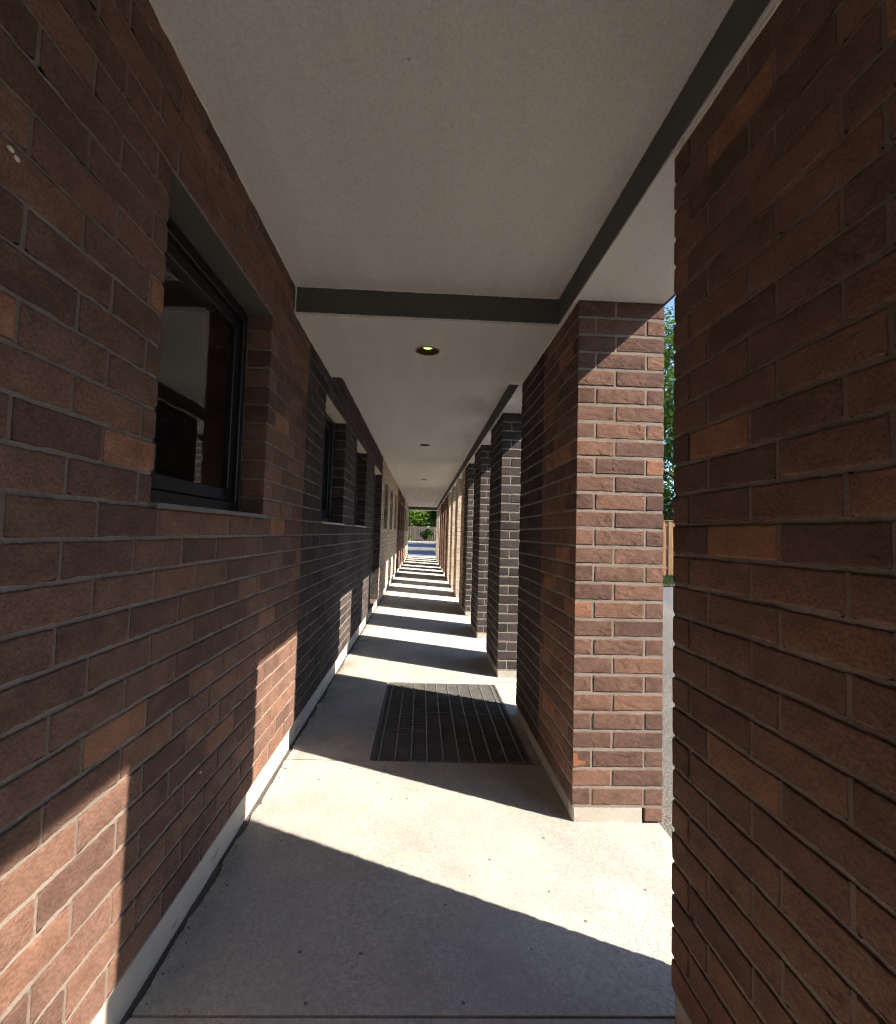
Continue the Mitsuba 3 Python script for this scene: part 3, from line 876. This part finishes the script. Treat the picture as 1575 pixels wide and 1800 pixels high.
gm.put(v, np.arange(3 * n).reshape(-1, 3), np.repeat(np.column_stack([rg.random(n), rg.random(n)]), 3, 0))
scene['grass'] = gm.ply('leaf_dark')
labels['grass'] = {'label': 'rough green grass at the foot of the right hand fence', 'category': 'grass', 'kind': 'stuff'}


# ------------------------------------------------------------------ trees and shrubs
def leaves(rg, centres, radii, n, size):
    """Bent leaf sprays spread through clumps."""
    w = radii ** 2; pick = rg.choice(len(centres), n, p=w / w.sum())
    d = rg.normal(0, 1, (n, 3)); d /= np.linalg.norm(d, axis=1, keepdims=True)
    r = radii[pick] * rg.uniform(0.25, 1.0, n) ** 0.5
    c = centres[pick] + d * r[:, None] * [1, 1, 0.8]
    nrm = d * 0.5 + rg.normal(0, .6, (n, 3)) + [0, 0, .5]; nrm /= np.linalg.norm(nrm, axis=1, keepdims=True)
    a = np.cross(nrm, rg.normal(0, 1, (n, 3))); a /= np.linalg.norm(a, axis=1, keepdims=True)
    bb = np.cross(nrm, a)
    s = size * rg.uniform(.6, 1.35, n)[:, None]
    v = np.stack([c - a * s, c + bb * s * .5 + nrm * s * .15, c + a * s - nrm * s * .2, c - bb * s * .5 + nrm * s * .15], 1).reshape(-1, 3)
    k = np.arange(n) * 4
    f = np.vstack([np.column_stack([k, k + 1, k + 2]), np.column_stack([k, k + 2, k + 3])])
    return v, f, np.repeat(np.column_stack([rg.random(n), rg.random(n)]), 4, 0)


def limb(m, p, q, r0, r1, rg, n=6):
    pts = np.linspace(0, 1, n)[:, None] * (np.array(q) - p) + p
    pts[1:-1] += rg.normal(0, .05 * np.linalg.norm(np.array(q) - p) / 2, (n - 2, 3))
    t = np.gradient(pts, axis=0); t /= np.linalg.norm(t, axis=1, keepdims=True)
    a = np.cross(t, [.31, .95, .05]); a /= np.linalg.norm(a, axis=1, keepdims=True); b = np.cross(t, a)
    an = np.arange(8) * math.pi / 4
    rr = np.linspace(r0, r1, n)
    v = pts[:, None] + rr[:, None, None] * (np.cos(an)[None, :, None] * a[:, None] + np.sin(an)[None, :, None] * b[:, None])
    i, j = np.meshgrid(np.arange(n - 1), np.arange(8), indexing='ij')
    q = np.stack([i * 8 + j, i * 8 + (j + 1) % 8, (i + 1) * 8 + (j + 1) % 8, (i + 1) * 8 + j], -1).reshape(-1, 4)
    m.put(v.reshape(-1, 3), np.vstack([q[:, [0, 1, 2]], q[:, [0, 2, 3]]]))


def tree(name, label, x, y, h, rad, low, nleaf, size, mat, seed, group=None, clumps=26, conical=False):
    rg = np.random.default_rng(seed)
    k = thing(name, label, 'tree', group)
    z0 = float(ground_z(x, y))
    zc = np.sort(rg.uniform(low, h - rad * .3, clumps))
    cs, rs = [], []
    for z in zc:
        u = (z - low) / (h - low)
        env = rad * ((1 - u) ** .8 if conical else math.sin(math.pi * min(max(u * .86 + .1, 0), 1)) ** .6)
        a = rg.uniform(0, 2 * math.pi); d = env * rg.uniform(.25, .95)
        cs.append((x + d * math.cos(a), y + d * math.sin(a), z0 + z)); rs.append(rad * rg.uniform(.22, .42))
    cs, rs = np.array(cs), np.array(rs)
    m = Mesh()
    top = np.array((x, y, z0 + h * .8))
    limb(m, np.array((x, y, z0 - .2)), top, .035 * h * .6, .02, rg, 10)
    for c in cs[::2]:
        t = np.clip((c[2] - z0) / h - .12, .12, .75)
        limb(m, np.array((x, y, z0 + h * t)), c, .012 * h * (1 - t), .012, rg)
    add(k, 'trunk', m.ply('bark', True))
    v, f, uv = leaves(rg, cs, rs, nleaf, size)
    add(k, 'crown', Mesh().put(v, f, uv).ply(mat))
    return k


tree('broadleaf_tree', 'bright sunlit broadleaf tree beyond the left half of the far fence', -1.6, 66.0, 12, 4.2, 1.2, 11000, .24, 'leaf_bright', 21, clumps=44)
tree('broadleaf_tree', 'mid green broadleaf tree behind the middle of the far fence', 3.6, 69.5, 13, 4.6, 1.5, 8000, .24, 'leaf_bright', 22, clumps=40)
tree('evergreen_tree', 'dark evergreen standing behind the right part of the far fence', 2.5, 63.4, 7.5, 1.7, .7, 8000, .13, 'leaf_dark', 23, conical=True, clumps=40)
tree('broadleaf_tree', 'leafy tree farther back behind the far fence, filling the gaps', -7.5, 72, 14, 5.5, 1.5, 7000, .28, 'leaf_dark', 24, clumps=40)
tree('broadleaf_tree', 'tall green tree above the tan fence, seen beside the nearest pier', 15.6, 30.0, 16.2, 4.3, 1.8, 20000, .15, 'leaf_mid', 25, clumps=60)
tree('broadleaf_tree', 'added tree beside the parking lot, unseen behind the piers, shading the far asphalt', 10.5, 31.5, 11.5, 3.2, 3.0, 6000, .2, 'leaf_bright', 26)  # this tree and the next are unseen, added to shade the far asphalt
tree('broadleaf_tree', 'added wide tree farther along the parking lot, unseen, shading the far asphalt', 11.5, 46.2, 13.0, 6.0, 3.0, 10000, .24, 'leaf_bright', 27, clumps=40)


for q_, (x_, y_, h_, r_, n_) in enumerate(((20.5, 13.0, 9.0, 3.4, 'nearest the right hand fence corner'), (22.0, 4.0, 10.5, 4.0, 'second from the fence corner'), (20.0, -6.5, 8.5, 3.2, 'third from the fence corner'), (23.0, -17.0, 11.0, 4.2, 'last of the row along the side fence'))):
    tree('broadleaf_tree', f'tree over the side fence, {n_}', x_, y_, h_, r_, 1.6, 5000, .22, 'leaf_mid', 40 + q_, clumps=30)


def shrub(label, x, y, h, rad, n, size, mat, seed):
    rg = np.random.default_rng(seed)
    k = thing('shrub', label, 'shrub')
    z0 = float(ground_z(x, y)) + .1
    c = np.column_stack([x + rg.normal(0, rad * .4, 9), y + rg.normal(0, rad * .3, 9), z0 + rg.uniform(.25, .8, 9) * h])
    m = Mesh()
    for q in c:
        limb(m, np.array((x + rg.normal(0, .05), y, z0 - .1)), q, .02, .006, rg)
    add(k, 'stem', m.ply('bark', True))
    v, f, uv = leaves(rg, c, rg.uniform(.3, .55, 9) * rad, n, size)
    v[:, 2] = np.maximum(v[:, 2], z0)
    add(k, 'foliage', Mesh().put(v, f, uv).ply(mat))


shrub('dark rounded shrub in front of the far fence, right of centre', .55, 60.6, 1.5, .95, 2600, .075, 'leaf_dark', 31)
shrub('low green plant at the left foot of the far fence', -1.75, 60.2, .6, .5, 900, .06, 'leaf_bright', 32)
shrub('small yellow-green plant by the kerb before the dark shrub', .9, 59.5, .8, .3, 500, .05, 'leaf_bright', 33)
